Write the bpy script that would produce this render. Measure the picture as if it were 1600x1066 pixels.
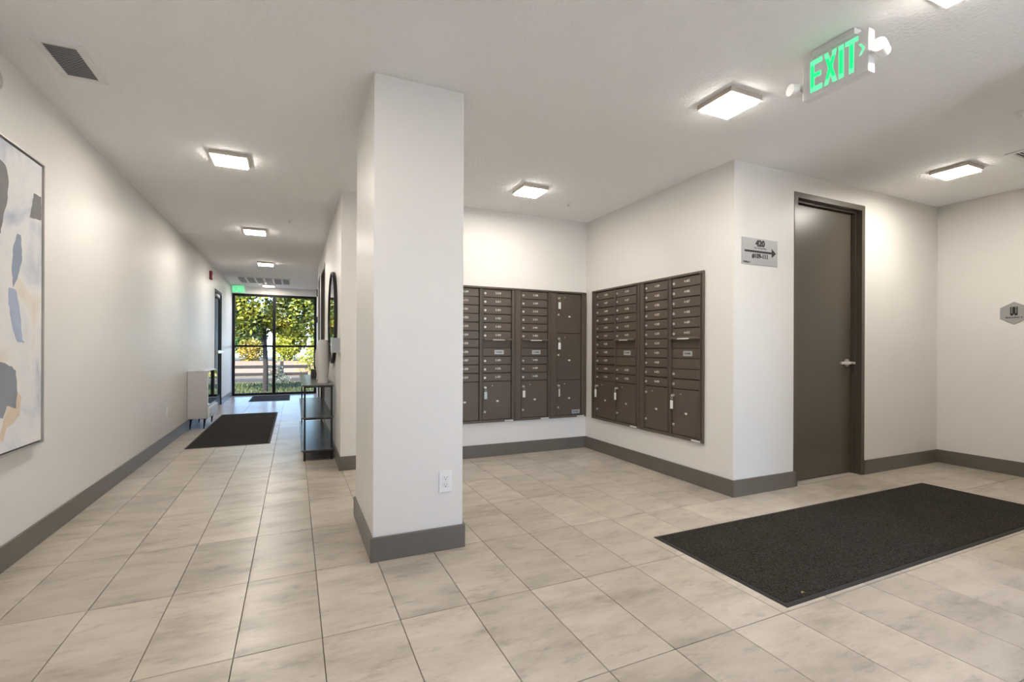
import bpy, bmesh, math, random
from mathutils import Vector, Matrix

for _o in list(bpy.data.objects):
    bpy.data.objects.remove(_o)
scene = bpy.context.scene
C = scene.collection
R = random.Random(7)

# ------------------------------------------------------------------ camera
CAM_H, H = 1.15, 2.642
F_PX, YAW, YH, ROLL = 745.3, 0.4278, 545.8, 0.004
cam_d = bpy.data.cameras.new('camera')
cam_d.sensor_width = 36.0
cam_d.sensor_fit = 'HORIZONTAL'
cam_d.lens = 36.0 * F_PX / 1600.0
cam_d.shift_y = (YH - 533.0) / 1600.0
cam_d.clip_start = 0.02
cam_d.clip_end = 500
cam = bpy.data.objects.new('camera', cam_d)
C.objects.link(cam)
cam.matrix_world = (Matrix.Translation((0, 0, CAM_H)) @ Matrix.Rotation(-YAW, 4, 'Z')
                    @ Matrix.Rotation(math.pi / 2, 4, 'X') @ Matrix.Rotation(ROLL, 4, 'Z'))
scene.camera = cam

# ------------------------------------------------------------------ world, sun, exposure
LAMP = 44.0
world = bpy.data.worlds.new('sky')
scene.world = world
world.use_nodes = True
wn, wl = world.node_tree.nodes, world.node_tree.links
wn.clear()
w_out = wn.new('ShaderNodeOutputWorld')
w_bg = wn.new('ShaderNodeBackground')
w_sky = wn.new('ShaderNodeTexSky')
w_sky.sky_type = 'NISHITA'
w_sky.sun_disc = False
w_sky.sun_elevation = math.radians(42)
w_sky.sun_rotation = math.radians(200)
w_tc = wn.new('ShaderNodeTexCoord')
w_map = wn.new('ShaderNodeMapping')
w_map.inputs['Scale'].default_value = (3.2, 3.2, 7.0)
w_noise = wn.new('ShaderNodeTexNoise')
w_noise.inputs['Scale'].default_value = 1.6
w_noise.inputs['Detail'].default_value = 7
w_ramp = wn.new('ShaderNodeValToRGB')
w_ramp.color_ramp.elements[0].position = 0.50
w_ramp.color_ramp.elements[1].position = 0.66
w_mix = wn.new('ShaderNodeMixRGB')
w_mix.inputs[2].default_value = (2.6, 2.65, 2.75, 1)
wl.new(w_tc.outputs['Generated'], w_map.inputs[0])
wl.new(w_map.outputs[0], w_noise.inputs['Vector'])
wl.new(w_noise.outputs[0], w_ramp.inputs[0])
wl.new(w_ramp.outputs[0], w_mix.inputs[0])
w_tint = wn.new('ShaderNodeMixRGB')
w_tint.blend_type = 'MULTIPLY'
w_tint.inputs[0].default_value = 1.0
w_tint.inputs[2].default_value = (0.56, 0.71, 1.0, 1)
wl.new(w_sky.outputs[0], w_tint.inputs[1])
wl.new(w_tint.outputs[0], w_mix.inputs[1])
wl.new(w_mix.outputs[0], w_bg.inputs[0])
w_bg.inputs[1].default_value = 0.50
wl.new(w_bg.outputs[0], w_out.inputs[0])

sun_d = bpy.data.lights.new('sun', 'SUN')
sun_d.energy = 9.0
sun_d.angle = math.radians(0.6)
sun_d.color = (1.0, 0.93, 0.80)
sun = bpy.data.objects.new('sun', sun_d)
C.objects.link(sun)
sun.rotation_euler = Vector((0.40, 0.55, -0.62)).to_track_quat('-Z', 'Y').to_euler()

vs = scene.view_settings
vs.view_transform = 'Standard'
vs.look = 'None'
vs.gamma = 1.0
vs.use_curve_mapping = False
vs.exposure = 1.40
scene.cycles.caustics_reflective = False
scene.cycles.sample_clamp_indirect = 8.0

# ------------------------------------------------------------------ materials
def new_mat(name):
    m = bpy.data.materials.new(name)
    m.use_nodes = True
    return m, m.node_tree.nodes, m.node_tree.links, m.node_tree.nodes['Principled BSDF']

def paint(name, col, rough=0.5, metal=0.0, spec=0.5, bump=0.0, bscale=200.0, var=0.0, vscale=3.0, emit=None, estr=0.0, dist=0.002, bdetail=3.0):
    m, n, l, b = new_mat(name)
    b.inputs['Base Color'].default_value = (*col, 1)
    b.inputs['Roughness'].default_value = rough
    b.inputs['Metallic'].default_value = metal
    b.inputs['Specular IOR Level'].default_value = spec
    if emit:
        b.inputs['Emission Color'].default_value = (*emit, 1)
        b.inputs['Emission Strength'].default_value = estr
    geo = None
    if bump or var:
        geo = n.new('ShaderNodeNewGeometry')
    if bump:
        t = n.new('ShaderNodeTexNoise')
        t.inputs['Scale'].default_value = bscale
        t.inputs['Detail'].default_value = bdetail
        l.new(geo.outputs['Position'], t.inputs['Vector'])
        bp = n.new('ShaderNodeBump')
        bp.inputs['Strength'].default_value = bump
        bp.inputs['Distance'].default_value = dist
        l.new(t.outputs[0], bp.inputs['Height'])
        l.new(bp.outputs[0], b.inputs['Normal'])
    if var:
        t2 = n.new('ShaderNodeTexNoise')
        t2.inputs['Scale'].default_value = vscale
        t2.inputs['Detail'].default_value = 4
        l.new(geo.outputs['Position'], t2.inputs['Vector'])
        mx = n.new('ShaderNodeMixRGB')
        mx.inputs[1].default_value = (*[c * (1 - var) for c in col], 1)
        mx.inputs[2].default_value = (*[min(1, c * (1 + var)) for c in col], 1)
        l.new(t2.outputs[0], mx.inputs[0])
        l.new(mx.outputs[0], b.inputs['Base Color'])
    return m

def tile_mat():
    m, n, l, b = new_mat('porcelain tile')
    geo = n.new('ShaderNodeNewGeometry')
    oi = n.new('ShaderNodeObjectInfo')
    mp = n.new('ShaderNodeVectorMath'); mp.operation = 'MULTIPLY'
    mp.inputs[1].default_value = (1.0, 2.6, 1.0)
    add = n.new('ShaderNodeVectorMath'); add.operation = 'ADD'
    sc = n.new('ShaderNodeVectorMath'); sc.operation = 'SCALE'
    sc.inputs[0].default_value = (37.0, 53.0, 11.0)
    l.new(oi.outputs['Random'], sc.inputs['Scale'])
    l.new(geo.outputs['Position'], mp.inputs[0])
    l.new(mp.outputs[0], add.inputs[0]); l.new(sc.outputs[0], add.inputs[1])
    n1 = n.new('ShaderNodeTexNoise'); n1.inputs['Scale'].default_value = 2.4; n1.inputs['Detail'].default_value = 6; n1.inputs['Roughness'].default_value = 0.62
    l.new(add.outputs[0], n1.inputs['Vector'])
    r1 = n.new('ShaderNodeValToRGB')
    e = r1.color_ramp.elements
    e[0].position = 0.30; e[0].color = (0.31, 0.27, 0.222, 1)
    e[1].position = 0.62; e[1].color = (0.515, 0.46, 0.39, 1)
    k = e.new(0.47); k.color = (0.445, 0.393, 0.328, 1)
    l.new(n1.outputs[0], r1.inputs[0])
    # fine dark streaks
    n2 = n.new('ShaderNodeTexNoise'); n2.inputs['Scale'].default_value = 7; n2.inputs['Detail'].default_value = 8; n2.inputs['Roughness'].default_value = 0.7
    l.new(add.outputs[0], n2.inputs['Vector'])
    r2 = n.new('ShaderNodeValToRGB')
    r2.color_ramp.elements[0].position = 0.30; r2.color_ramp.elements[0].color = (0.62, 0.62, 0.64, 1)
    r2.color_ramp.elements[1].position = 0.46; r2.color_ramp.elements[1].color = (1, 1, 1, 1)
    l.new(n2.outputs[0], r2.inputs[0])
    mul = n.new('ShaderNodeMixRGB'); mul.blend_type = 'MULTIPLY'; mul.inputs[0].default_value = 0.8
    l.new(r1.outputs[0], mul.inputs[1]); l.new(r2.outputs[0], mul.inputs[2])
    hsv = n.new('ShaderNodeHueSaturation')
    mr = n.new('ShaderNodeMapRange')
    mr.inputs['To Min'].default_value = 0.90; mr.inputs['To Max'].default_value = 1.10
    l.new(oi.outputs['Random'], mr.inputs['Value'])
    l.new(mr.outputs[0], hsv.inputs['Value'])
    l.new(mul.outputs[0], hsv.inputs['Color'])
    l.new(hsv.outputs[0], b.inputs['Base Color'])
    b.inputs['Roughness'].default_value = 0.30
    b.inputs['Specular IOR Level'].default_value = 0.5
    n3 = n.new('ShaderNodeTexNoise'); n3.inputs['Scale'].default_value = 60; n3.inputs['Detail'].default_value = 4
    l.new(geo.outputs['Position'], n3.inputs['Vector'])
    bp = n.new('ShaderNodeBump'); bp.inputs['Strength'].default_value = 0.12; bp.inputs['Distance'].default_value = 0.002
    l.new(n3.outputs[0], bp.inputs['Height']); l.new(bp.outputs[0], b.inputs['Normal'])
    return m

def glass_mat(name, tint=(0.97, 0.985, 0.98), refl=0.4):
    m, n, l, b = new_mat(name)
    n.remove(b)
    out = n['Material Output']
    tr = n.new('ShaderNodeBsdfTransparent'); tr.inputs[0].default_value = (*tint, 1)
    gl = n.new('ShaderNodeBsdfGlossy'); gl.inputs['Roughness'].default_value = 0.01
    fr = n.new('ShaderNodeFresnel'); fr.inputs[0].default_value = 1.45
    mu = n.new('ShaderNodeMath'); mu.operation = 'MULTIPLY'; mu.inputs[1].default_value = refl
    mx = n.new('ShaderNodeMixShader')
    l.new(fr.outputs[0], mu.inputs[0]); l.new(mu.outputs[0], mx.inputs[0])
    l.new(tr.outputs[0], mx.inputs[1]); l.new(gl.outputs[0], mx.inputs[2])
    l.new(mx.outputs[0], out.inputs[0])
    return m

def carpet_mat(name, c1, c2):
    m, n, l, b = new_mat(name)
    geo = n.new('ShaderNodeNewGeometry')
    t = n.new('ShaderNodeTexNoise'); t.inputs['Scale'].default_value = 170; t.inputs['Detail'].default_value = 3
    t2 = n.new('ShaderNodeTexNoise'); t2.inputs['Scale'].default_value = 5; t2.inputs['Detail'].default_value = 5
    l.new(geo.outputs['Position'], t.inputs['Vector']); l.new(geo.outputs['Position'], t2.inputs['Vector'])
    r = n.new('ShaderNodeValToRGB')
    r.color_ramp.elements[0].position = 0.38; r.color_ramp.elements[0].color = (*c1, 1)
    r.color_ramp.elements[1].position = 0.66; r.color_ramp.elements[1].color = (*c2, 1)
    l.new(t.outputs[0], r.inputs[0])
    mr = n.new('ShaderNodeMapRange'); mr.inputs['To Min'].default_value = 0.75; mr.inputs['To Max'].default_value = 1.25
    l.new(t2.outputs[0], mr.inputs['Value'])
    hs = n.new('ShaderNodeHueSaturation'); l.new(mr.outputs[0], hs.inputs['Value']); l.new(r.outputs[0], hs.inputs['Color'])
    l.new(hs.outputs[0], b.inputs['Base Color'])
    b.inputs['Roughness'].default_value = 1.0
    b.inputs['Specular IOR Level'].default_value = 0.1
    bp = n.new('ShaderNodeBump'); bp.inputs['Strength'].default_value = 0.8; bp.inputs['Distance'].default_value = 0.004
    l.new(t.outputs[0], bp.inputs['Height']); l.new(bp.outputs[0], b.inputs['Normal'])
    return m

def leaf_mat(name, cols):
    m, n, l, b = new_mat(name)
    geo = n.new('ShaderNodeNewGeometry')
    t = n.new('ShaderNodeTexNoise'); t.inputs['Scale'].default_value = 1.5; t.inputs['Detail'].default_value = 5; t.inputs['Roughness'].default_value = 0.75
    l.new(geo.outputs['Position'], t.inputs['Vector'])
    r = n.new('ShaderNodeValToRGB')
    els = r.color_ramp.elements
    els[0].position = 0.34; els[0].color = (*cols[0], 1)
    els[1].position = 0.68; els[1].color = (*cols[-1], 1)
    for i, c in enumerate(cols[1:-1]):
        e = els.new(0.34 + 0.34 * (i + 1) / (len(cols) - 1)); e.color = (*c, 1)
    l.new(t.outputs[0], r.inputs[0])
    l.new(r.outputs[0], b.inputs['Base Color'])
    b.inputs['Roughness'].default_value = 0.5
    tr = n.new('ShaderNodeBsdfTranslucent'); l.new(r.outputs[0], tr.inputs[0])
    mx = n.new('ShaderNodeMixShader'); mx.inputs[0].default_value = 0.35
    l.new(b.outputs[0], mx.inputs[1]); l.new(tr.outputs[0], mx.inputs[2])
    l.new(mx.outputs[0], n['Material Output'].inputs[0])
    return m

WALLC = (0.745, 0.727, 0.70)
M = dict(
    wall=paint('off white wall paint', WALLC, 0.42, spec=0.4, bump=0.35, bscale=110, dist=0.0015, var=0.02),
    ceil=paint('textured ceiling paint', (0.87, 0.875, 0.88), 0.8, spec=0.25, bump=0.75, bscale=62, dist=0.007, bdetail=4),
    base=paint('taupe baseboard paint', (0.135, 0.120, 0.100), 0.38, var=0.08, vscale=8),
    tile=tile_mat(),
    grout=paint('grout', (0.13, 0.115, 0.10), 0.9, spec=0.1),
    bronze=paint('dark bronze powder coat', (0.098, 0.075, 0.057), 0.42, spec=0.5, bump=0.15, bscale=900, dist=0.0005),
    bronze_shade=paint('shadow gap bronze', (0.018, 0.013, 0.010), 0.6),  # bronze darkened to paint the shade in the gaps between mailbox doors
    steel=paint('satin steel', (0.72, 0.70, 0.67), 0.33, metal=0.75),
    white=paint('white plastic', (0.80, 0.80, 0.80), 0.35),
    whitemetal=paint('white enamel', (0.78, 0.78, 0.78), 0.4),
    black=paint('black enamel', (0.012, 0.012, 0.013), 0.35),
    dark=paint('dark slot', (0.01, 0.01, 0.01), 0.7),
    doorp=paint('taupe door paint', (0.092, 0.078, 0.060), 0.33, var=0.05, vscale=2.5),
    alum=paint('black anodised aluminium', (0.010, 0.010, 0.011), 0.6, spec=0.25),
    glass=glass_mat('window glass'),
    clear=None,
    carpet=carpet_mat('charcoal carpet', (0.011, 0.0098, 0.0083), (0.060, 0.052, 0.044)),
    rubber=paint('rubber edge', (0.013, 0.012, 0.011), 0.7),
    lampframe=paint('bronze lamp frame', (0.52, 0.47, 0.41), 0.45, metal=0.0),
    lamp=paint('lamp diffuser', (0.9, 0.9, 0.88), 0.5, emit=(1.0, 0.925, 0.83), estr=LAMP),
    lamprim=paint('frosted lamp rim', (0.9, 0.9, 0.88), 0.5, emit=(1.0, 0.925, 0.83), estr=LAMP * 0.12),
    green=paint('exit green', (0.01, 0.2, 0.06), 0.5, emit=(0.0, 0.40, 0.10), estr=1.0),
    greenrim=paint('exit green rim', (0.06, 0.3, 0.15), 0.5, emit=(0.06, 0.40, 0.17), estr=1.0),
    palegreen=paint('pale green lit case', (0.3, 0.7, 0.45), 0.4, emit=(0.25, 0.62, 0.38), estr=0.14),
    slat=paint('grey louvre', (0.62, 0.62, 0.63), 0.5),
    signgrey=paint('brushed sign plate', (0.46, 0.475, 0.49), 0.35, metal=0.35),
    hexgrey=paint('grey sign plate', (0.36, 0.355, 0.35), 0.4, metal=0.2),
    ink=paint('black print', (0.012, 0.012, 0.014), 0.6),
    numwhite=paint('white print', (0.75, 0.72, 0.68), 0.6),
    mirror=paint('mirror silver', (0.92, 0.93, 0.93), 0.02, metal=1.0),
    slate=paint('slate shelf top', (0.10, 0.10, 0.105), 0.25, var=0.2, vscale=12),
    vase=paint('matte white ceramic', (0.66, 0.64, 0.62), 0.7, bump=0.2, bscale=60),
    red=paint('red plastic', (0.16, 0.012, 0.014), 0.4),
    lightpanel=paint('glossy cabinet white', (0.62, 0.61, 0.63), 0.25),
    canvas=None,
)
def canvas_mat():
    m, n, l, b = new_mat('painted canvas')
    geo = n.new('ShaderNodeNewGeometry')
    t = n.new('ShaderNodeTexNoise'); t.inputs['Scale'].default_value = 3.2; t.inputs['Detail'].default_value = 6; t.inputs['Distortion'].default_value = 0.6
    l.new(geo.outputs['Position'], t.inputs['Vector'])
    r = n.new('ShaderNodeValToRGB')
    e = r.color_ramp.elements
    e[0].position = 0.32; e[0].color = (0.46, 0.50, 0.60, 1)
    e[1].position = 0.72; e[1].color = (0.74, 0.66, 0.58, 1)
    a = e.new(0.46); a.color = (0.74, 0.74, 0.76, 1)
    a = e.new(0.58); a.color = (0.80, 0.78, 0.76, 1)
    l.new(t.outputs[0], r.inputs[0]); l.new(r.outputs[0], b.inputs['Base Color'])
    b.inputs['Roughness'].default_value = 0.6
    return m
M['canvas'] = canvas_mat()
def acrylic():
    m = glass_mat('clear acrylic', (0.86, 0.91, 0.96), 1.8)
    n, l = m.node_tree.nodes, m.node_tree.links
    out = n['Material Output']
    old = out.inputs[0].links[0].from_socket
    df = n.new('ShaderNodeBsdfDiffuse'); df.inputs[0].default_value = (0.78, 0.82, 0.88, 1)
    mx = n.new('ShaderNodeMixShader'); mx.inputs[0].default_value = 0.38
    l.new(old, mx.inputs[1]); l.new(df.outputs[0], mx.inputs[2]); l.new(mx.outputs[0], out.inputs[0])
    return m
M['clear'] = acrylic()
def stroke_mat(name, c):
    return paint(name, c, 0.6, var=0.18, vscale=14, bump=0.3, bscale=90)

# ------------------------------------------------------------------ builders
def link(name, me, mat=None, parent=None, mtx=None):
    o = bpy.data.objects.new(name, me)
    C.objects.link(o)
    if mat is not None and me is not None and len(me.materials) == 0:
        me.materials.append(mat)
    if parent is not None:
        o.parent = parent
    if mtx is not None:
        o.matrix_local = mtx
    return o

def tag(o, label, cat, group=None, kind=None):
    o['label'] = label
    o['category'] = cat
    if group: o['group'] = group
    if kind: o['kind'] = kind
    return o

def thing(name, label, cat, mtx=None, group=None, kind=None):
    o = bpy.data.objects.new(name, None)
    o.empty_display_size = 0.05
    C.objects.link(o)
    if mtx is not None:
        o.matrix_world = mtx
    return tag(o, label, cat, group, kind)

class B:
    """collects shapes, builds one mesh"""
    def __init__(s): s.bm = bmesh.new()
    def box(s, x0, x1, y0, y1, z0, z1):
        v = [s.bm.verts.new(p) for p in ((x0,y0,z0),(x1,y0,z0),(x1,y1,z0),(x0,y1,z0),(x0,y0,z1),(x1,y0,z1),(x1,y1,z1),(x0,y1,z1))]
        for f in ((0,3,2,1),(4,5,6,7),(0,1,5,4),(1,2,6,5),(2,3,7,6),(3,0,4,7)):
            s.bm.faces.new([v[i] for i in f])
        return s
    def poly(s, pts, h):   # outline extruded by vector h
        h = Vector(h)
        a = [s.bm.verts.new(Vector(p)) for p in pts]
        b = [s.bm.verts.new(Vector(p) + h) for p in pts]
        s.bm.faces.new(a[::-1]); s.bm.faces.new(b)
        n = len(a)
        for i in range(n):
            s.bm.faces.new((a[i], a[(i+1) % n], b[(i+1) % n], b[i]))
        return s
    def cyl(s, p0, p1, r0, r1=None, seg=16, cap=True):
        r1 = r0 if r1 is None else r1
        p0, p1 = Vector(p0), Vector(p1)
        d = (p1 - p0).normalized()
        u = d.orthogonal().normalized(); w = d.cross(u)
        a, b = [], []
        for i in range(seg):
            t = 2 * math.pi * i / seg
            e = u * math.cos(t) + w * math.sin(t)
            a.append(s.bm.verts.new(p0 + e * r0)); b.append(s.bm.verts.new(p1 + e * r1))
        for i in range(seg):
            j = (i + 1) % seg
            s.bm.faces.new((a[i], a[j], b[j], b[i]))
        if cap:
            s.bm.faces.new(a[::-1]); s.bm.faces.new(b)
        return s
    def lathe(s, prof, seg=28, origin=(0,0,0)):   # prof (r,z)
        o = Vector(origin); rings = []
        for r, z in prof:
            if r < 1e-6:
                rings.append([s.bm.verts.new(o + Vector((0, 0, z)))])
            else:
                rings.append([s.bm.verts.new(o + Vector((r*math.cos(2*math.pi*i/seg), r*math.sin(2*math.pi*i/seg), z))) for i in range(seg)])
        for a, b in zip(rings, rings[1:]):
            for i in range(seg):
                j = (i + 1) % seg
                if len(a) == 1 and len(b) == 1: continue
                if len(a) == 1: s.bm.faces.new((a[0], b[j], b[i]))
                elif len(b) == 1: s.bm.faces.new((a[i], a[j], b[0]))
                else: s.bm.faces.new((a[i], a[j], b[j], b[i]))
        return s
    def mesh(s, name, smooth=False, bevel=0.0, segs=2):
        bmesh.ops.recalc_face_normals(s.bm, faces=s.bm.faces)
        if bevel:
            es = [e for e in s.bm.edges if len(e.link_faces) == 2 and e.calc_face_angle(0) > 0.6]
            bmesh.ops.bevel(s.bm, geom=es, offset=bevel, segments=segs, affect='EDGES', profile=0.5)
        me = bpy.data.meshes.new(name)
        s.bm.to_mesh(me); s.bm.free()
        if smooth:
            for p in me.polygons: p.use_smooth = True
            try: me.set_sharp_from_angle(angle=math.radians(40))
            except Exception: pass
        return me
    def obj(s, name, mat, parent=None, mtx=None, **k):
        return link(name, s.mesh(name, **k), mat, parent, mtx)

def ring(b, u0, u1, v0, v1, t, w0, w1, tb=None, tt=None):
    """rectangular frame in (u,v) with thickness t, extruded along third axis w (x=u,y=w,z=v)"""
    tb = t if tb is None else tb; tt = t if tt is None else tt
    b.box(u0, u1, w0, w1, v0, v0 + tb) if tb else None
    b.box(u0, u1, w0, w1, v1 - tt, v1) if tt else None
    b.box(u0, u0 + t, w0, w1, v0 + tb, v1 - tt)
    b.box(u1 - t, u1, w0, w1, v0 + tb, v1 - tt)
    return b

def basis(origin, right, up, normal):
    m = Matrix.Identity(4)
    for i, c in enumerate((right, up, normal)):
        for r in range(3): m[r][i] = c[r]
    m.translation = Vector(origin)
    return m
def face_back(x, y, z):   # on a wall that faces the camera (-Y): local x right, y up, z out
    return basis((x, y, z), (1,0,0), (0,0,1), (0,-1,0))
def face_left(x, y, z):   # on a wall that faces -X
    return basis((x, y, z), (0,-1,0), (0,0,1), (-1,0,0))
def face_right(x, y, z):  # on a wall that faces +X
    return basis((x, y, z), (0,1,0), (0,0,1), (1,0,0))

def text_mesh(s, size, extrude=0.0004, width=1.0, bold=0.0, spacing=1.0):
    cu = bpy.data.curves.new('lettering', 'FONT')
    cu.body = s; cu.size = size; cu.align_x = 'CENTER'; cu.align_y = 'CENTER'
    cu.extrude = extrude; cu.offset = bold; cu.resolution_u = 3; cu.space_character = spacing
    o = bpy.data.objects.new('tmp', cu); C.objects.link(o)
    dg = bpy.context.evaluated_depsgraph_get()
    me = bpy.data.meshes.new_from_object(o.evaluated_get(dg))
    bpy.data.objects.remove(o); bpy.data.curves.remove(cu)
    me.name = 'lettering'
    me.materials.clear()
    if width != 1.0:
        for v in me.vertices: v.co.x *= width
    return me
def T(x, y, z): return Matrix.Translation((x, y, z))

# ------------------------------------------------------------------ layout
XL, HX, HX2 = -1.3625, 0.396, 0.512
CX0, CX1, CY0, CY1 = 0.3864, 0.8946, 2.6484, 3.4253
AY, AX, DY, RX = 4.752, 3.1235, 2.6734, 6.068
WY = 13.15
BACK = -2.4
HALL_STEP = 9.62

def struct(o, label, cat): return tag(o, label, cat, kind='structure')

# floor ------------------------------------------------------------
fl = struct(B().box(XL - 0.15, RX + 0.15, BACK - 0.15, WY + 0.02, -0.12, -0.006).obj('floor', M['grout']),
            'beige porcelain tile floor of the lobby and corridor', 'floor')
TX, TY, X_OFF, Y_OFF = 0.3077, 0.630, 0.105, 2.665
def proj(x, y, z):
    s, c = math.sin(YAW), math.cos(YAW)
    fw = x*s + y*c; rt = x*c - y*s
    if fw < 0.15: return None
    return 800 + F_PX*rt/fw, YH - F_PX*(z-CAM_H)/fw
tm = {}
tiles_hidden = B()
def in_room(x, y):
    if y < 0.95 and x > 3.45: return False
    if y < AY:
        return x < AX or y < DY + 0.12
    return x < HX2
for i in range(-6, 21):
    for j in range(-10, 18):
        x0, y0 = X_OFF + i*TX, Y_OFF + j*TY
        x1, y1 = min(x0 + TX, RX + 0.05), min(y0 + TY, WY)
        if x1 - x0 < 0.02 or y1 - y0 < 0.02 or y1 < BACK or x1 < XL: continue
        x0 = max(x0, XL - 0.02)
        pts = [(x0 + a*(x1-x0), y0 + b*(y1-y0)) for a in (0.02, .5, .98) for b in (0.02, .5, .98)]
        if not any(in_room(*p) for p in pts): continue
        if x0 > CX0 + 0.01 and x1 < CX1 - 0.01 and y0 > CY0 and y1 < CY1: continue
        g = 0.0017
        vis = False
        for p in pts:
            if not in_room(*p): continue
            q = proj(p[0], p[1], 0)
            if q and -10 < q[0] < 1610 and q[1] < 1076: vis = True
        # behind the block between corridor and mail alcove
        if y0 > AY and x0 > HX: vis = vis and y0 > 9
        if vis:
            key = (round(x1-x0, 3), round(y1-y0, 3))
            if key not in tm:
                tm[key] = B().box(g, key[0]-g, g, key[1]-g, -0.011, 0).mesh('tile', bevel=0.0012, segs=1)
            link('tile', tm[key], M['tile'], fl, T(x0, y0, 0))
        else:
            tiles_hidden.box(x0+g, x1-g, y0+g, y1-g, -0.011, 0)
th = tiles_hidden.obj('tile_field', M['tile'], fl); th['kind'] = 'stuff'

# ceiling ----------------------------------------------------------
struct(B().box(XL - 0.3, RX + 0.3, BACK - 0.3, WY + 0.12, H, H + 0.25).obj('ceiling', M['ceil']),
       'white knockdown textured ceiling above lobby and corridor', 'ceiling')

# walls with rectangular openings -----------------------------------
def wall(name, axis, const, thick, a0, a1, holes, label, z1=H):
    """axis 'y': wall runs along x at y=const..const+thick ; axis 'x': runs along y at x=const..const+thick"""
    b = B()
    cuts = sorted({a0, a1, *[h[0] for h in holes], *[h[1] for h in holes]})
    lo, hi = min(const, const + thick), max(const, const + thick)
    def add(p0, p1, q0, q1):
        if q1 - q0 < 1e-4: return
        b.box(p0, p1, lo, hi, q0, q1) if axis == 'y' else b.box(lo, hi, p0, p1, q0, q1)
    for p0, p1 in zip(cuts, cuts[1:]):
        hs = sorted([h for h in holes if h[0] <= p0 + 1e-6 and h[1] >= p1 - 1e-6], key=lambda h: h[2])
        z = 0.0
        for h in hs:
            add(p0, p1, z, h[2]); z = h[3]
        add(p0, p1, z, z1)
    return struct(b.obj(name, M['wall']), label, 'wall')

MB0, MB1 = 0.366, 1.817            # mailbox bank bottom / top
D1 = (3.828, 4.815, 0.0, 2.492)    # brown door opening
D2 = (7.34, 8.42, 0.0, 2.385)      # corridor door, right
D3 = (8.86, 9.32, 0.0, 2.41)       # narrow closet door
D4 = (10.45, 11.34, 0.0, 2.27)     # exit door, left

wall('wall_left', 'x', XL, -0.15, BACK, WY + 0.12, [D4], 'long off-white wall with the abstract painting along the corridor')
wall('wall_hall', 'x', HX, 0.116, AY, HALL_STEP, [D2, D3], 'off-white corridor wall carrying the round mirror above the console')
wall('wall_hall_end', 'x', HX2, 0.12, HALL_STEP - 0.1, WY + 0.12, [], 'off-white corridor wall stretch set back beside the window')
wall('wall_mail', 'y', AY, 0.16, HX + 0.116, AX, [(1.41, 3.117, MB0, MB1)], 'off-white alcove wall around the wider mailbox bank')
wall('wall_mail_side', 'x', AX, 0.16, DY + 0.127, AY + 0.16, [(2.963, 4.603, MB0, MB1)], 'warm off-white alcove side wall around the square mailbox bank')
wall('wall_door', 'y', DY, 0.127, AX, RX + 0.12, [D1], 'off-white wall with the direction sign and taupe door')
wall('wall_right', 'x', RX, 0.12, 0.8, DY, [], 'off-white wall carrying the grey hexagonal sign')
wall('wall_back', 'y', BACK, -0.15, XL - 0.15, 3.55, [(1.45, 3.34, 0.0, 2.45)], 'off-white entrance wall around the glazed entrance')
wall('wall_entry', 'x', 3.40, 0.15, BACK, 0.95, [], 'off-white wall between the entrance and the side corridor')
wall('wall_side_corridor', 'y', 0.95, -0.15, 3.55, RX, [], 'off-white side corridor wall facing the taupe door')
wall('wall_window', 'y', WY, 0.12, XL, HX2, [(XL + 0.001, HX2 - 0.001, 0.0, 2.468)], 'white header wall above the corridor window')
struct(B().box(CX0, CX1, CY0, CY1, 0, H).obj('wall_column', M['wall'], bevel=0.004), 'free-standing greige column with an outlet near its foot', 'column')
# rooms behind openings: simple dark backs so no sky leaks in
struct(B().box(HX2 + 0.001, HX2 + 0.02, 7.2, 9.45, 0, 2.6).obj('wall_closet', M['wall']), 'wall backing behind the corridor doors', 'wall')
struct(B().box(3.75, 4.9, DY + 0.128, DY + 0.15, 0, 2.6).obj('wall_closet_back', M['wall']), 'wall backing behind the taupe door', 'wall')

# baseboards ---------------------------------------------------------
bt, bh = 0.013, 0.132
def baseboard(name, x0, x1, y0, y1, label):
    return struct(B().box(x0, x1, y0, y1, 0, bh).obj(name, M['base'], bevel=0.003), label, 'baseboard')
baseboard('baseboard_left', XL, XL + bt, BACK, D4[0], 'taupe baseboard below the long painting wall')
baseboard('baseboard_left_end', XL, XL + bt, D4[1], WY - 0.03, 'short taupe baseboard between exit door and window')
baseboard('baseboard_hall', HX - bt, HX, AY - bt, D2[0], 'taupe baseboard behind the console table')
baseboard('baseboard_mail', HX, AX - bt, AY - bt, AY, 'taupe baseboard under the wider mailbox bank')
baseboard('baseboard_mail_side', AX - bt, AX, DY - bt, AY, 'taupe baseboard under the square mailbox bank')
baseboard('baseboard_door', AX, D1[0] + 0.012, DY - bt, DY, 'short taupe baseboard below the direction sign')
baseboard('baseboard_door_right', D1[1], RX - bt, DY - bt, DY, 'taupe baseboard right of the taupe door')
baseboard('baseboard_right', RX - bt, RX, 0.95, DY, 'taupe baseboard below the hexagonal sign')
bc = B()
ringpts = ((CX0 - bt, CX1 + bt, CY0 - bt, CY0), (CX0 - bt, CX1 + bt, CY1, CY1 + bt), (CX0 - bt, CX0, CY0, CY1), (CX1, CX1 + bt, CY0, CY1))
for r in ringpts: bc.box(r[0], r[1], r[2], r[3], 0, bh)
struct(bc.obj('baseboard_column', M['base'], bevel=0.003), 'taupe baseboard wrapped round the column foot', 'baseboard')

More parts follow.
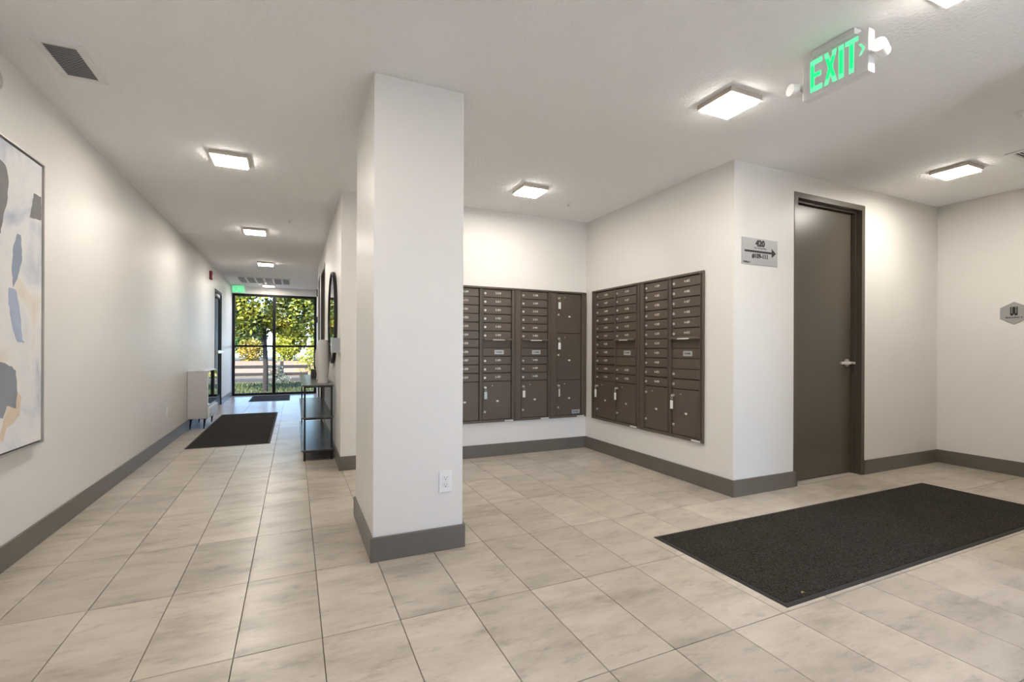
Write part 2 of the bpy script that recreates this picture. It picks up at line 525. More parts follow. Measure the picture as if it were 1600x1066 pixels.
# ------------------------------------------------------------------ window at the corridor end
wn_ = struct(bpy.data.objects.new('window_1', None), 'black framed floor-to-ceiling window at the corridor end', 'window'); C.objects.link(wn_)
wx0, wx1, wz1, wm, wtz = XL + 0.004, HX2 - 0.004, 2.466, -0.46, 1.20
fw_ = 0.055
b = B(); ring(b, wx0, wx1, 0.0, wz1, fw_, WY + 0.005, WY + 0.085)
b.obj('window_frame', M['alum'], wn_)
B().box(wm - 0.035, wm + 0.035, WY + 0.004, WY + 0.086, fw_, wz1 - fw_).obj('mullion', M['alum'], wn_)
for a, c in ((wx0 + fw_, wm - 0.035), (wm + 0.035, wx1 - fw_)):
    B().box(a, c, WY + 0.006, WY + 0.08, wtz - 0.025, wtz + 0.025).obj('transom', M['alum'], wn_)
    for z0, z1 in ((fw_, wtz - 0.025), (wtz + 0.025, wz1 - fw_)):
        B().box(a, c, WY + 0.04, WY + 0.046, z0, z1).obj('pane', M['glass'], wn_)

# glazed entrance behind the camera (daylight)
wn2 = struct(bpy.data.objects.new('window_2', None), 'black framed glazed entrance opposite the mailboxes', 'window'); C.objects.link(wn2)
b = B(); ring(b, 1.45, 3.34, 0.0, 2.45, 0.06, BACK - 0.11, BACK - 0.03)
b.obj('window_frame', M['alum'], wn2)
xs = [1.51, 2.395, 3.28]
for i in range(2):
    if i: B().box(xs[i] - 0.03, xs[i] + 0.03, BACK - 0.11, BACK - 0.03, 0.06, 2.39).obj('mullion', M['alum'], wn2)
    B().box(xs[i] + (0.03 if i else 0), xs[i+1] - (0.03 if i < 1 else 0), BACK - 0.075, BACK - 0.068, 0.06, 2.39).obj('pane', M['glass'], wn2)

# ------------------------------------------------------------------ taupe door
d1 = struct(bpy.data.objects.new('door_1', None), 'tall flush taupe door with satin lever beside the direction sign', 'door'); C.objects.link(d1)
x0, x1, zt = D1[0] + 0.001, D1[1] - 0.001, D1[3] - 0.001
b = B()
for (t, y0, y1) in ((0.046, DY - 0.004, DY + 0.045), (0.062, DY + 0.045, DY + 0.126)):
    b.box(x0, x0 + t, y0, y1, 0, zt); b.box(x1 - t, x1, y0, y1, 0, zt); b.box(x0 + t, x1 - t, y0, y1, zt - t, zt)
b.obj('door_frame', M['doorp'], d1)
leaf = B().box(x0 + 0.064, x1 - 0.064, DY + 0.082, DY + 0.122, 0.012, zt - 0.066).obj('leaf', M['doorp'], d1, bevel=0.002)
for hz in (0.3, 1.2, 2.1):
    B().cyl((x0 + 0.066, DY + 0.078, hz), (x0 + 0.066, DY + 0.078, hz + 0.1), 0.006, seg=10).obj('hinge', M['steel'], d1)
lx, lz = x1 - 0.064 - 0.065, 1.035
lv = B().cyl((lx, DY + 0.082, lz), (lx, DY + 0.072, lz), 0.036, seg=24).cyl((lx, DY + 0.072, lz), (lx, DY + 0.028, lz), 0.012, seg=14)
lv.box(lx - 0.150, lx + 0.016, DY + 0.034, DY + 0.052, lz - 0.012, lz + 0.012)
lv.obj('lever_handle', M['steel'], leaf, bevel=0.002)
B().cyl((lx, DY + 0.03, lz), (lx, DY + 0.008, lz), 0.011, seg=14).obj('lock_cylinder', M['steel'], leaf)
B().box(x0 + 0.062, x1 - 0.062, DY + 0.01, DY + 0.126, 0.0, 0.006).obj('threshold', paint('pale threshold', (0.42, 0.38, 0.33), 0.5), d1)

# corridor doors -------------------------------------------------------
def hall_door(name, d, label):
    o = struct(bpy.data.objects.new(name, None), label, 'door'); C.objects.link(o)
    y0, y1, z1 = d[0] + .001, d[1] - .001, d[3] - .001
    t = 0.05
    B().box(HX - 0.006, HX + 0.115, y0, y0 + t, 0, z1).box(HX - 0.006, HX + 0.115, y1 - t, y1, 0, z1).box(HX - 0.006, HX + 0.115, y0 + t, y1 - t, z1 - t, z1).obj('door_frame', M['doorp'], o)
    lf = B().box(HX + 0.055, HX + 0.10, y0 + t + .003, y1 - t - .003, 0.01, z1 - t - .003).obj('leaf', M['doorp'], o)
    ly = y0 + t + 0.07
    B().cyl((HX + 0.055, ly, 1.03), (HX + 0.02, ly, 1.03), 0.012, seg=12).box(HX + 0.008, HX + 0.022, ly - 0.01, ly + 0.11, 1.02, 1.04).obj('lever_handle', M['steel'], lf)
hall_door('door_2', D2, 'dark taupe corridor door past the round mirror')
hall_door('door_3', D3, 'narrow dark closet door beside the dark corridor door')
d4 = struct(bpy.data.objects.new('door_4', None), 'black exit door with push bar beside the corridor window', 'door'); C.objects.link(d4)
y0, y1, z1, t = D4[0] + .001, D4[1] - .001, D4[3] - .001, 0.05
B().box(XL - 0.148, XL + 0.006, y0, y0 + t, 0, z1).box(XL - 0.148, XL + 0.006, y1 - t, y1, 0, z1).box(XL - 0.148, XL + 0.006, y0 + t, y1 - t, z1 - t, z1).obj('door_frame', M['alum'], d4)
lf = B()
ring(lf, y0 + t + .004, y1 - t - .004, 0.01, z1 - t - .004, 0.09, 0, 0.045, tb=0.2)
lfm = lf.mesh('leaf_rails')
for v in lfm.vertices: v.co = Vector((XL - 0.055 + v.co.y, v.co.x, v.co.z))
lfo = link('leaf', lfm, M['alum'], d4)
B().box(XL - 0.036, XL - 0.03, y0 + t + .094, y1 - t - .094, 0.21, z1 - t - .094).obj('pane', paint('tinted door glass', (0.012, 0.016, 0.02), 0.45, spec=0.2), d4)
B().box(XL - 0.01, XL + 0.05, y0 + t + .03, y1 - t - .03, 1.045, 1.105).obj('push_bar', M['steel'], lfo, bevel=0.006)
B().box(XL - 0.01, XL + 0.035, y0 + t + .06, y0 + t + .36, 2.125, 2.18).obj('door_closer', M['steel'], lfo, bevel=0.006)

# ------------------------------------------------------------------ mailboxes
ROW0, PITCH = 1.795, 0.0903
def rowz(k): return ROW0 - PITCH * k
num_cache, box_cache = {}, {}
lock_me = B().cyl((0, 0, 0), (0, 0, 0.008), 0.0125, 0.0115, seg=14).box(-0.0015, 0.0015, -0.005, 0.005, 0.008, 0.0086).mesh('lock')
dial_me = B().cyl((0, 0, 0), (0, 0, 0.004), 0.006, 0.005, seg=12).mesh('dial')
hole_me = B().cyl((0, 0, 0), (0, 0, 0.0012), 0.003, seg=8).mesh('hole')
emb = [(-0.017, 0.0), (-0.009, 0.010), (0.010, 0.011), (0.018, 0.003), (0.006, -0.011)]
emblem_me = B().poly([(x, y, 0) for x, y in emb], (0, 0, 0.0025)).mesh('emblem')
usmail_me = text_mesh('U.S. MAIL', 0.0175, 0.0004, width=1.0, bold=0.0006)
def slab(w, h, d, bev=0.0022):
    k = (round(w, 4), round(h, 4), round(d, 4))
    if k not in box_cache:
        box_cache[k] = B().box(0, w, 0, h, 0, d).mesh('panel', bevel=bev, segs=2)
    return box_cache[k]
DF = 0.004    # door front plane above wall face
def small_door(unit, u0, u1, k, num):
    w, h = u1 - u0, PITCH - 0.008
    d = link('door', slab(w, h, 0.012), M['bronze'], unit, T(u0, rowz(k + 1) + 0.004, DF - 0.012))
    link('lock', lock_me, M['steel'], d, T(0.020, h * 0.45, 0.012))
    if num:
        if num not in num_cache: num_cache[num] = text_mesh(num, 0.031, 0.0003, width=0.92, bold=0.0003)
        link('number', num_cache[num], M['numwhite'], d, T(w * 0.53, h * 0.53, 0.0122))
def parcel_door(unit, u0, u1, v0, v1, bottom_lock=None):
    w, h = u1 - u0, v1 - v0 - 0.0055
    d = link('parcel_door', slab(w, h, 0.012), M['bronze'], unit, T(u0, v0 + 0.00275, DF - 0.012))
    top = h - 0.058
    link('lock', lock_me, M['steel'], d, T(0.020, top, 0.012))
    link('lock', lock_me, M['steel'], d, T(0.020, bottom_lock if bottom_lock else 0.085, 0.012))
    link('dial', dial_me, M['steel'], d, T(0.105, top + 0.016, 0.012))
    for a, c in ((-0.032, 0.012), (0.032, 0.012), (-0.032, -0.018), (0.032, -0.018)):
        link('rivet_hole', hole_me, M['dark'], d, T(0.105 + a, top + 0.016 + c, 0.0118))
    link('emblem', emblem_me, M['numwhite'], d, T(w * 0.51, max(h * 0.48, 0.19) if h < 0.45 else h * 0.42, 0.012))
def mail_panel(unit, u0, u1, k):
    w, h = u1 - u0, PITCH - 0.008
    d = link('outgoing_panel', slab(w, h, 0.012), M['bronze'], unit, T(u0, rowz(k + 1) + 0.004, DF - 0.012))
    pl = link('name_plate', slab(0.108, 0.046, 0.002, 0.0), M['signgrey'], d, T(w * 0.40, h * 0.5 - 0.023, 0.012))
    link('lettering', usmail_me, M['ink'], d, T(w * 0.40 + 0.054, h * 0.5, 0.0146))
    for a in (0.06, 0.09, 0.28):
        link('rivet_hole', hole_me, M['dark'], d, T(a, h * 0.5, 0.0118))
def blank(unit, u0, u1, k, depth=0.0):
    w, h = u1 - u0, PITCH - 0.002
    link('blank_panel', slab(w, h, 0.012), M['bronze'], unit, T(u0, rowz(k + 1) + 0.001, DF - 0.012 - depth))
def hood(unit, u0, u1):
    z = rowz(6)
    w = u1 - u0
    b = B().poly([(0, 0.012, 0), (0, 0.016, 0.002), (0, 0.000, 0.040), (0, -0.010, 0.040), (0, -0.006, 0.0)], (w, 0, 0))
    h = b.obj('hood', M['bronze'], unit, T(u0, z, DF), bevel=0.002)
    link('hood_label', slab(w * 0.42, 0.009, 0.0012, 0.0), M['numwhite'], h, T(w * 0.30, -0.0095, 0.040))
def unit(label, mtx, width, cols, columns, sticker=True):
    """cols: list of (u0,u1); columns: list of content specs"""
    un = thing('mailbox_unit', label, 'mailbox', mtx, 'wall mailbox units in the alcove')
    v0, v1 = MB0, MB1
    fw = 0.020      # frame front
    b = B()
    us = [0.0] + [x for c in cols for x in c] + [width]
    g = 0.004
    # rails between the door columns, stepped
    for i in range(0, len(us), 2):
        a, c = us[i] + (g if i else 0), us[i + 1] - (g if i + 1 < len(us) - 1 else 0)
        b.box(a, c, v0 + 0.024, v1 - 0.020, -0.02, fw - 0.010)
        if c - a > 0.03:
            for s0, s1 in ((a, a + 0.008), (c - 0.008, c)):
                b.box(s0, s1, v0 + 0.024, v1 - 0.020, fw - 0.010, fw)
    b.box(0, width, v0, v0 + 0.024, -0.02, fw)
    b.box(0, width, v1 - 0.020, v1, -0.02, fw)
    b.obj('frame', M['bronze'], un, bevel=0.0015, segs=1)
    B().box(0.002, width - 0.002, v0 + 0.002, v1 - 0.002, -0.13, -0.0202).obj('cabinet_box', M['bronze_shade'], un)
    if sticker:
        st = link('sticker', slab(0.10, 0.014, 0.0006, 0.0), M['numwhite'], un, T(width - 0.125, v0 + 0.002, fw))
    for (u0, u1), spec in zip(cols, columns):
        if spec[0] == 'parcels':
            for z0, z1 in spec[1]: parcel_door(un, u0, u1, z0, z1, 0.09 if z1 - z0 < 0.43 else (z1 - z0) - 0.25)
            continue
        if spec[0] == 'full':
            for k, nmb in enumerate(spec[1]): small_door(un, u0, u1, k, nmb)
        else:
            for k in range(6): small_door(un, u0, u1, k, spec[1][k])
            blank(un, u0, u1, 6, 0.004); hood(un, u0, u1); mail_panel(un, u0, u1, 7)
            rest = spec[1][6:]
            if len(rest) == 2: blank(un, u0, u1, 8)
            for q, nmb in enumerate(rest): small_door(un, u0, u1, 11 - len(rest) + q, nmb)
        parcel_door(un, u0, u1, MB0 + 0.026, rowz(11))
    return un
def seq(p, a): return ['%s-%s' % (p, x) for x in a]
A_W = 0.78
unit('bronze double-column mailbox unit partly behind the column', face_back(1.412, AY, 0), 2.200 - 1.412,
     [(0.045, 0.366), (0.416, 0.741)],
     [('full', seq(3, [109, 111, 201, 202, 203, 204, 205, 206, 207, 208, 209])),
      ('split', seq(3, [210, 211, 301, 302, 303, 304, 305, 306, 307]))])
unit('narrow bronze mailbox unit with doors 3-308 to 3-405', face_back(2.2015, AY, 0), 2.643 - 2.2015,
     [(0.078, 0.402)], [('split', seq(3, [308, 309, 310, 311, 401, 402, 403, 404, 405]))])
a2 = unit('narrow bronze parcel locker unit of three large doors', face_back(2.6445, AY, 0), 3.116 - 2.6445,
     [(0.083, 0.405)], [('parcels', [(1.333, 1.793), (0.797, 1.333), (0.392, 0.797)])])
pl = link('name_plate', slab(0.108, 0.046, 0.002, 0.0), M['signgrey'], a2, T(0.285, 0.405, DF))
link('lettering', usmail_me, M['ink'], a2, T(0.339, 0.428, DF + 0.0026))
unit('bronze double-column mailbox unit in the alcove corner, doors 3-406 to 4-303', face_left(AX, 4.602, 0), 4.602 - 3.784,
     [(0.075, 0.402), (0.438, 0.768)],
     [('full', seq(3, [406, 407, 408, 409, 410, 411]) + seq(4, [201, 202, 203, 204, 205])),
      ('split', seq(4, [206, 207, 208, 209, 210, 301, 302, 303]))])
unit('bronze double-column mailbox unit with doors 4-304 to 4-410 and two blank doors', face_left(AX, 3.7825, 0), 3.7825 - 2.964,
     [(0.078, 0.393), (0.449, 0.777)],
     [('full', seq(4, [304, 305, 306, 307, 308, 309, 310, 401, 402, 403, 404])),
      ('split', seq(4, [405, 406, 407, 408, 409, 410]) + [None, None])])

# keys with tags hanging in the parcel locks
def key_tag(mtx, label, tag_mat, edge=False, cord=None):
    k = thing('key_tag', label, 'key tag', mtx, 'tagged keys in the parcel locks')
    B().cyl((0, 0, 0), (0, 0, 0.014), 0.0035, seg=8).cyl((0, 0, 0.014), (0, 0, 0.017), 0.011, seg=14).obj('key', M['steel'], k)
    b = B()
    n = 14
    for i in range(n):
        a0, a1 = 2*math.pi*i/n, 2*math.pi*(i+1)/n
        b.cyl((0.010*math.sin(a0), -0.018 + 0.018*math.cos(a0), 0.0185), (0.010*math.sin(a1), -0.018 + 0.018*math.cos(a1), 0.0185), 0.0016, seg=6)
    b.obj('key_ring', cord or M['steel'], k)
    if edge: tg = B().box(-0.004, 0.004, -0.125, -0.040, 0.006, 0.030)
    else: tg = B().box(-0.0165, 0.0165, -0.122, -0.045, 0.016, 0.020)
    tg.obj('tag', tag_mat, k, bevel=0.0015)
tag_blue = paint('pale blue tag', (0.50, 0.58, 0.60), 0.4)
zt_p = rowz(11) - 0.0635
kz = MB0 + 0.026 + 0.00275 + (rowz(11) - MB0 - 0.026 - 0.0055) - 0.058
w0 = AY - DF - 0.0085
key_tag(face_back(1.412 + 0.416 + 0.020, w0, kz), 'key with pale blue tag in the parcel lock below door 3-307', tag_blue)
key_tag(face_back(2.2015 + 0.078 + 0.020, w0, kz), 'key with white tag in the parcel lock below door 3-405', M['white'])
ux = 2.6445 + 0.083 + 0.020
gold = paint('brass ring', (0.55, 0.42, 0.2), 0.35, metal=1.0)
key_tag(face_back(ux, w0, 1.793 - 0.00275 - 0.058), 'white-tagged key in the top door of the parcel locker', M['white'], cord=gold)
key_tag(face_back(ux, w0, 1.333 - 0.00275 - 0.058 - 0.20), 'white-tagged key in the middle door of the parcel locker', M['white']) if False else \
    key_tag(face_back(ux, w0, 1.333 - 0.00275 - 0.058), 'white-tagged key in the middle door of the parcel locker', M['white'])
key_tag(face_back(ux, w0, 0.797 - 0.00275 - 0.058), 'key with edge-on tag in the bottom door of the parcel locker', M['numwhite'], True)
xb = AX - DF - 0.0085
key_tag(face_left(xb, 4.602 - 0.075 - 0.020, kz), 'key with edge-on tag in the parcel lock nearest the alcove corner', M['numwhite'], True)
key_tag(face_left(xb, 4.602 - 0.438 - 0.020, kz), 'key with white tag in the parcel lock below door 4-303', M['white'])
key_tag(face_left(xb, 3.7825 - 0.449 - 0.020, kz), 'key with white tag in the parcel lock below the two blank doors', M['white'])

# ------------------------------------------------------------------ ceiling lights
def ceiling_light(x, y, label):
    o = thing('ceiling_light', label, 'ceiling light', T(x, y, H), 'square flush ceiling lights')
    s, t = 0.125, 0.029
    b = B()
    b.box(-s, s, -s, s, -0.012, 0)
    for r in ((-s, s, -s, -s + .012), (-s, s, s - .012, s), (-s, -s + .012, -s + .012, s - .012), (s - .012, s, -s + .012, s - .012)):
        b.box(r[0], r[1], r[2], r[3], -t, -0.012)
    b.obj('lamp_frame', M['lampframe'], o)
    q = s - .0125
    B().box(-q, q, -q, q, -t - 0.009, -0.0122).obj('diffuser_rim', M['lamprim'], o)
    B().box(-q, q, -q, q, -t - 0.011, -t - 0.0092).obj('diffuser', M['lamp'], o)
    return o
for (x, y, lb) in ((-0.465, 4.315, 'square flush ceiling light beside the column, first down the corridor'),
                   (-0.46, 6.83, 'square flush corridor ceiling light by the first access panel'),
                   (-0.465, 9.37, 'square flush corridor ceiling light before the ceiling grille')):
    ceiling_light(x, y, lb)
ceiling_light(-0.56, 12.60, 'square flush ceiling light next to the ceiling grille by the window')
ceiling_light(-0.465, 1.785, 'square flush ceiling light opposite the abstract painting')
ceiling_light(1.99, 3.97, 'square flush ceiling light in the mailbox alcove')
ceiling_light(2.36, 2.06, 'square flush ceiling light before the green exit sign, toward the mailboxes')
ceiling_light(2.395, 0.965, 'square flush ceiling light at the arrow end of the green exit sign')
ceiling_light(4.93, 2.05, 'square flush ceiling light in front of the taupe door')

# ------------------------------------------------------------------ exit signs
LET = {  # letter outlines in a 1 x 1 cell (x right, y up)
 'E': [[(0,0),(1,0),(1,.16),(.34,.16),(.34,.43),(.9,.43),(.9,.58),(.34,.58),(.34,.84),(1,.84),(1,1),(0,1)]],
 'X': [[(0,0),(.32,0),(.5,.3),(.68,0),(1,0),(.67,.5),(1,1),(.68,1),(.5,.7),(.32,1),(0,1),(.33,.5)]],
 'I': [[(.0,0),(1,0),(1,1),(0,1)]],
 'T': [[(.32,0),(.68,0),(.68,.86),(1,.86),(1,1),(0,1),(0,.86),(.32,.86)]],
}
def exit_sign(mtx, label, L, Hh, thick, heads, case='whitemetal'):
    o = thing('exit_sign', label, 'exit sign', mtx, None)
    B().box(-L/2, L/2, 0, Hh, -thick, 0).obj('housing', M[case], o, bevel=0.003)
    B().box(-0.10, 0.10, Hh, Hh + 0.03, -thick*0.9, 0.012).obj('canopy', M['whitemetal'], o, bevel=0.003)
    y0, hh = Hh * 0.13, Hh * 0.80
    for ch, f0, f1 in (('E', .13, .325), ('X', .35, .55), ('I', .575, .65), ('T', .67, .855)):
        x0, w = -L/2 + f0*L, (f1 - f0)*L
        pts = LET[ch][0]
        lt = B().poly([(x0 + p[0]*w, y0 + p[1]*hh, 0.0004) for p in pts], (0, 0, 0.0012)).obj('letter', M['greenrim'], o)
        if not heads: continue
        cx, cy = x0 + w/2, y0 + hh/2
        # brighter core set inside the letter edge
        s = 0.86
        if ch in 'IT':
            B().box(cx - w*(.36 if ch == 'I' else .13), cx + w*(.36 if ch == 'I' else .13), y0 + hh*.14, y0 + hh*.84, 0.0016, 0.0020).obj('letter_core', M['green'], lt)
        elif ch == 'E':
            B().box(x0 + w*.07, x0 + w*.28, y0 + hh*.14, y0 + hh*.84, 0.0016, 0.0020).box(x0 + w*.28, x0 + w*.82, y0 + hh*.455, y0 + hh*.555, 0.0016, 0.0020).obj('letter_core', M['green'], lt)
        else:
            B().poly([(x0 + (.5 + (p[0]-.5)*.78)*w, y0 + (.5 + (p[1]-.5)*.62)*hh, 0.0016) for p in pts], (0, 0, 0.0004)).obj('letter_core', M['green'], lt)
    x0, w, y1, h1 = -L/2 + .865*L, .085*L, Hh*.44, Hh*.27
    B().poly([(x0 + a*w, y1 + c*h1, 0.0004) for a, c in ((0,0),(.32,0),(1,.5),(.32,1),(0,1),(.6,.5))], (0, 0, 0.0012)).obj('chevron', M['greenrim'], o)
    if heads:
        for sgn in (-1, 1):
            b = B()
            hx = sgn * (L/2)
            b.cyl((hx, Hh*.42, -thick*.5), (hx + sgn*0.035, Hh*.42, -thick*.5), 0.017, 0.022, seg=18)
            b.cyl((hx + sgn*0.030, Hh*.42, -thick*.5 - 0.035), (hx + sgn*0.052, Hh*.42, -thick*.5 + 0.045), 0.026, 0.030, seg=20)
            b.obj('lamp_head', M['white'], o, smooth=True)
    return o
exit_sign(face_left(2.352, 1.446, 2.415), 'green EXIT sign with arrow and two lamp heads on the lobby ceiling', 0.308, 0.196, 0.046, True)
exit_sign(face_back(-1.21, 12.9, 2.455), 'small green EXIT sign above the corridor window', 0.27, 0.172, 0.04, False, 'palegreen')

# ------------------------------------------------------------------ ceiling grilles, panels, sprinklers
def vent(x0, x1, y0, y1, n, label, along='x', border=0.035):
    o = thing('ceiling_vent', label, 'vent', T((x0+x1)/2, (y0+y1)/2, H))
    a, c = (x1-x0)/2, (y1-y0)/2
    b = B()
    for r in ((-a, a, -c, -c+border), (-a, a, c-border, c), (-a, -a+border, -c+border, c-border), (a-border, a, -c+border, c-border)):
        b.box(r[0], r[1], r[2], r[3], -0.008, 0)
    b.obj('frame', M['whitemetal'], o, bevel=0.002)
    B().box(-a+border, a-border, -c+border, c-border, -0.0015, -0.0005).obj('duct_shade_plate', paint('shaded duct grey', (0.06, 0.06, 0.064), 0.7), o)  # flat dark plate, its colour gives the shade inside the duct
    if along == 'x':
        L = a - border
        me = B().poly([(-L, -0.0055, -0.0075), (-L, 0.0035, -0.0045), (-L, 0.0040, -0.0058), (-L, -0.0050, -0.0088)], (2*L, 0, 0)).mesh('slat')
        for i in range(n):
            link('slat', me, M['slat'], o, T(0, -c + border + (i+.5)*(2*(c-border))/n, 0))
    return o
vent(-1.166, -0.962, 3.03, 3.412, 18, 'white louvred ceiling vent above the abstract painting')
vent(4.89, 5.25, 1.36, 1.745, 16, 'white louvred ceiling vent near the hexagonal sign wall')
# ceiling grille by the window: bars along y
o = thing('ceiling_grille', 'long white slotted grille in the ceiling before the corridor window', 'vent', T(-0.6, 11.86, H))
a, c = 0.52, 0.50
b = B()
for r in ((-a, a, -c, -c+.03), (-a, a, c-.03, c), (-a, -a+.03, -c+.03, c-.03), (a-.03, a, -c+.03, c-.03)): b.box(r[0], r[1], r[2], r[3], -0.014, 0)
b.obj('frame', M['whitemetal'], o)
B().box(-a+.03, a-.03, -c+.03, c-.03, -0.0015, -0.0005).obj('duct_shade_plate', paint('duct shade', (0.33, 0.33, 0.35), 0.7), o)  # grey plate painted as the shade behind the bars
me = B().box(-0.018, 0.018, -c+.03, c-.03, -0.014, -0.0016).mesh('bar')
for i in range(1, 6): link('bar', me, M['whitemetal'], o, T(-a + i*2*a/6, 0, 0))
def access_panel(x0, x1, y0, y1, label):
    o = thing('access_panel', label, 'panel', T((x0+x1)/2, (y0+y1)/2, H))
    a, c = (x1-x0)/2, (y1-y0)/2
    b = B()
    for r in ((-a, a, -c, -c+.02), (-a, a, c-.02, c), (-a, -a+.02, -c+.02, c-.02), (a-.02, a, -c+.02, c-.02)): b.box(r[0], r[1], r[2], r[3], -0.006, 0)
    b.obj('frame', M['whitemetal'], o)
    B().box(-a+.022, a-.022, -c+.022, c-.022, -0.004, 0).obj('cover', M['whitemetal'], o)
access_panel(-1.325, -1.0, 7.41, 7.80, 'flat white access panel in the corridor ceiling by the wall')
access_panel(-1.03, -0.66, 10.8, 11.25, 'flat white access panel in the ceiling beside the slotted grille')
for x, y, lb in ((-0.06, 6.126, 'small sprinkler head in the corridor ceiling near its first lights'), (0.066, 10.93, 'small sprinkler head in the ceiling past the corridor doors'),
             (2.54, 4.198, 'small sprinkler head in the mailbox alcove ceiling'), (4.12, 1.40, 'small sprinkler head in the ceiling before the taupe door')):
    o = thing('sprinkler', lb, 'sprinkler', T(x, y, H), 'ceiling sprinklers')
    B().lathe([(0, 0), (0.036, 0), (0.034, -0.004), (0.018, -0.010), (0, -0.010)]).obj('escutcheon', M['white'], o, smooth=True)
    B().cyl((0, 0, -0.010), (0, 0, -0.028), 0.006, seg=10).cyl((0, 0, -0.028), (0, 0, -0.031), 0.014, seg=14).obj('head', M['steel'], o)

# ------------------------------------------------------------------ wall signs
o = thing('direction_sign', 'grey 420 direction sign with black arrow beside the taupe door', 'sign', face_back(3.41, DY, 1.94))
B().box(-0.206, 0.206, -0.106, 0.106, 0, 0.006).obj('plate', M['signgrey'], o, bevel=0.001)
def ink(s, size, x, y, **k): return link('lettering', text_mesh(s, size, 0.0003, **k), M['ink'], o, T(x, y, 0.0064))
ink('420', 0.066, 0.0, 0.066, bold=0.0040, width=1.05)
ink('Two Terrace Place', 0.019, 0.0, 0.030, bold=0.0002)
ink('#109-111', 0.048, 0.0, -0.036, bold=0.0026)
ink('Building 4', 0.019, -0.155, -0.088, bold=0.0008)
B().box(-0.178, 0.145, -0.008, 0.008, 0.006, 0.0068).poly([(0.135, -0.037, 0.006), (0.185, 0, 0.006), (0.135, 0.037, 0.006)], (0, 0, 0.0008)).obj('arrow', M['ink'], o)
o = thing('hexagon_sign', 'grey hexagonal building sign on the wall past the taupe door', 'sign', face_left(RX, 2.092, 1.503))
B().poly([(0.104*math.sin(math.pi*i/3)*1.06, 0.105*math.cos(math.pi*i/3), 0) for i in range(6)], (0, 0, 0.006)).obj('plate', M['hexgrey'], o)
b = B()
for sx in (-1, 1):
    cx = sx * 0.014
    b.box(cx - 0.0115, cx + 0.0115, -0.012, 0.058, 0.006, 0.0068)
    b.cyl((cx, -0.012, 0.006), (cx, -0.012, 0.0068), 0.0115, seg=14)
b.box(-0.004, 0.004, -0.006, 0.058, 0.006, 0.0067)
b.obj('building_symbol', M['ink'], o)
me = B().box(-0.0048, 0.0048, -0.004, 0.004, 0.0068, 0.0072).mesh('window_mark')
for sx in (-1, 1):
    for q in range(4): link('window_mark', me, M['hexgrey'], o, T(sx*0.014, 0.048 - q*0.0145, 0))
link('lettering', text_mesh('BUILDING 4', 0.017, 0.0003, bold=0.0008, spacing=1.1, width=1.15), M['ink'], o, T(0, -0.041, 0.0064))

# ------------------------------------------------------------------ outlets
def outlet(mtx, label):
    o = thing('wall_outlet', label, 'outlet', mtx)
    B().box(-0.039, 0.039, -0.0625, 0.0625, 0, 0.006).obj('cover_plate', M['white'], o, bevel=0.003)
    for s in (-1, 1):
        f = B().box(-0.017, 0.017, s*0.020 - 0.0145, s*0.020 + 0.0145, 0.006, 0.0085).obj('socket', M['white'], o, bevel=0.003)
        B().box(-0.0075, -0.0055, s*0.020 + 0.000, s*0.020 + 0.009, 0.0085, 0.0088).box(0.0055, 0.0075, s*0.020 + 0.000, s*0.020 + 0.009, 0.0085, 0.0088).cyl((0, s*0.020 - 0.007, 0.0085), (0, s*0.020 - 0.007, 0.0088), 0.0032, seg=10).obj('slots', M['dark'], f)
    B().cyl((0, 0, 0.006), (0, 0, 0.0072), 0.003, seg=10).obj('screw', M['steel'], o)
outlet(face_back(0.790, CY0, 0.391), 'white duplex outlet low on the column')
outlet(face_right(XL, 6.79, 0.40), 'white duplex outlet low on the corridor wall')

# ------------------------------------------------------------------ painting
pt = thing('framed_painting', 'large abstract painting with grey and blue strokes in a slim frame', 'painting', face_right(XL, 0, 0))
PY0, PY1, PZ0, PZ1 = 2.52, 3.645, 0.600, 2.207
def pring(t0, t1, z0, z1):
    b = B()
    b.box(PY0+t0, PY1-t0, PZ0+t0, PZ0+t1, z0, z1).box(PY0+t0, PY1-t0, PZ1-t1, PZ1-t0, z0, z1)
    b.box(PY0+t0, PY0+t1, PZ0+t1, PZ1-t1, z0, z1).box(PY1-t1, PY1-t0, PZ0+t1, PZ1-t1, z0, z1)
    return b
pring(0, 0.008, 0.0, 0.042).obj('frame', paint('pale silver frame', (0.55, 0.53, 0.51), 0.35, metal=0.4), pt)
pring(0.008, 0.018, 0.0, 0.024).obj('frame_gap', M['black'], pt)
B().box(PY0+0.018, PY1-0.018, PZ0+0.018, PZ1-0.018, 0.002, 0.034).obj('canvas', M['canvas'], pt)
grey_s, blue_s, blue2_s, lgrey_s, tan_s = (stroke_mat('stroke charcoal', (0.17, 0.165, 0.17)), stroke_mat('stroke slate blue', (0.27, 0.32, 0.43)),
    stroke_mat('stroke pale blue', (0.38, 0.45, 0.60)), stroke_mat('stroke grey', (0.26, 0.275, 0.31)), stroke_mat('stroke sand', (0.70, 0.58, 0.46)))
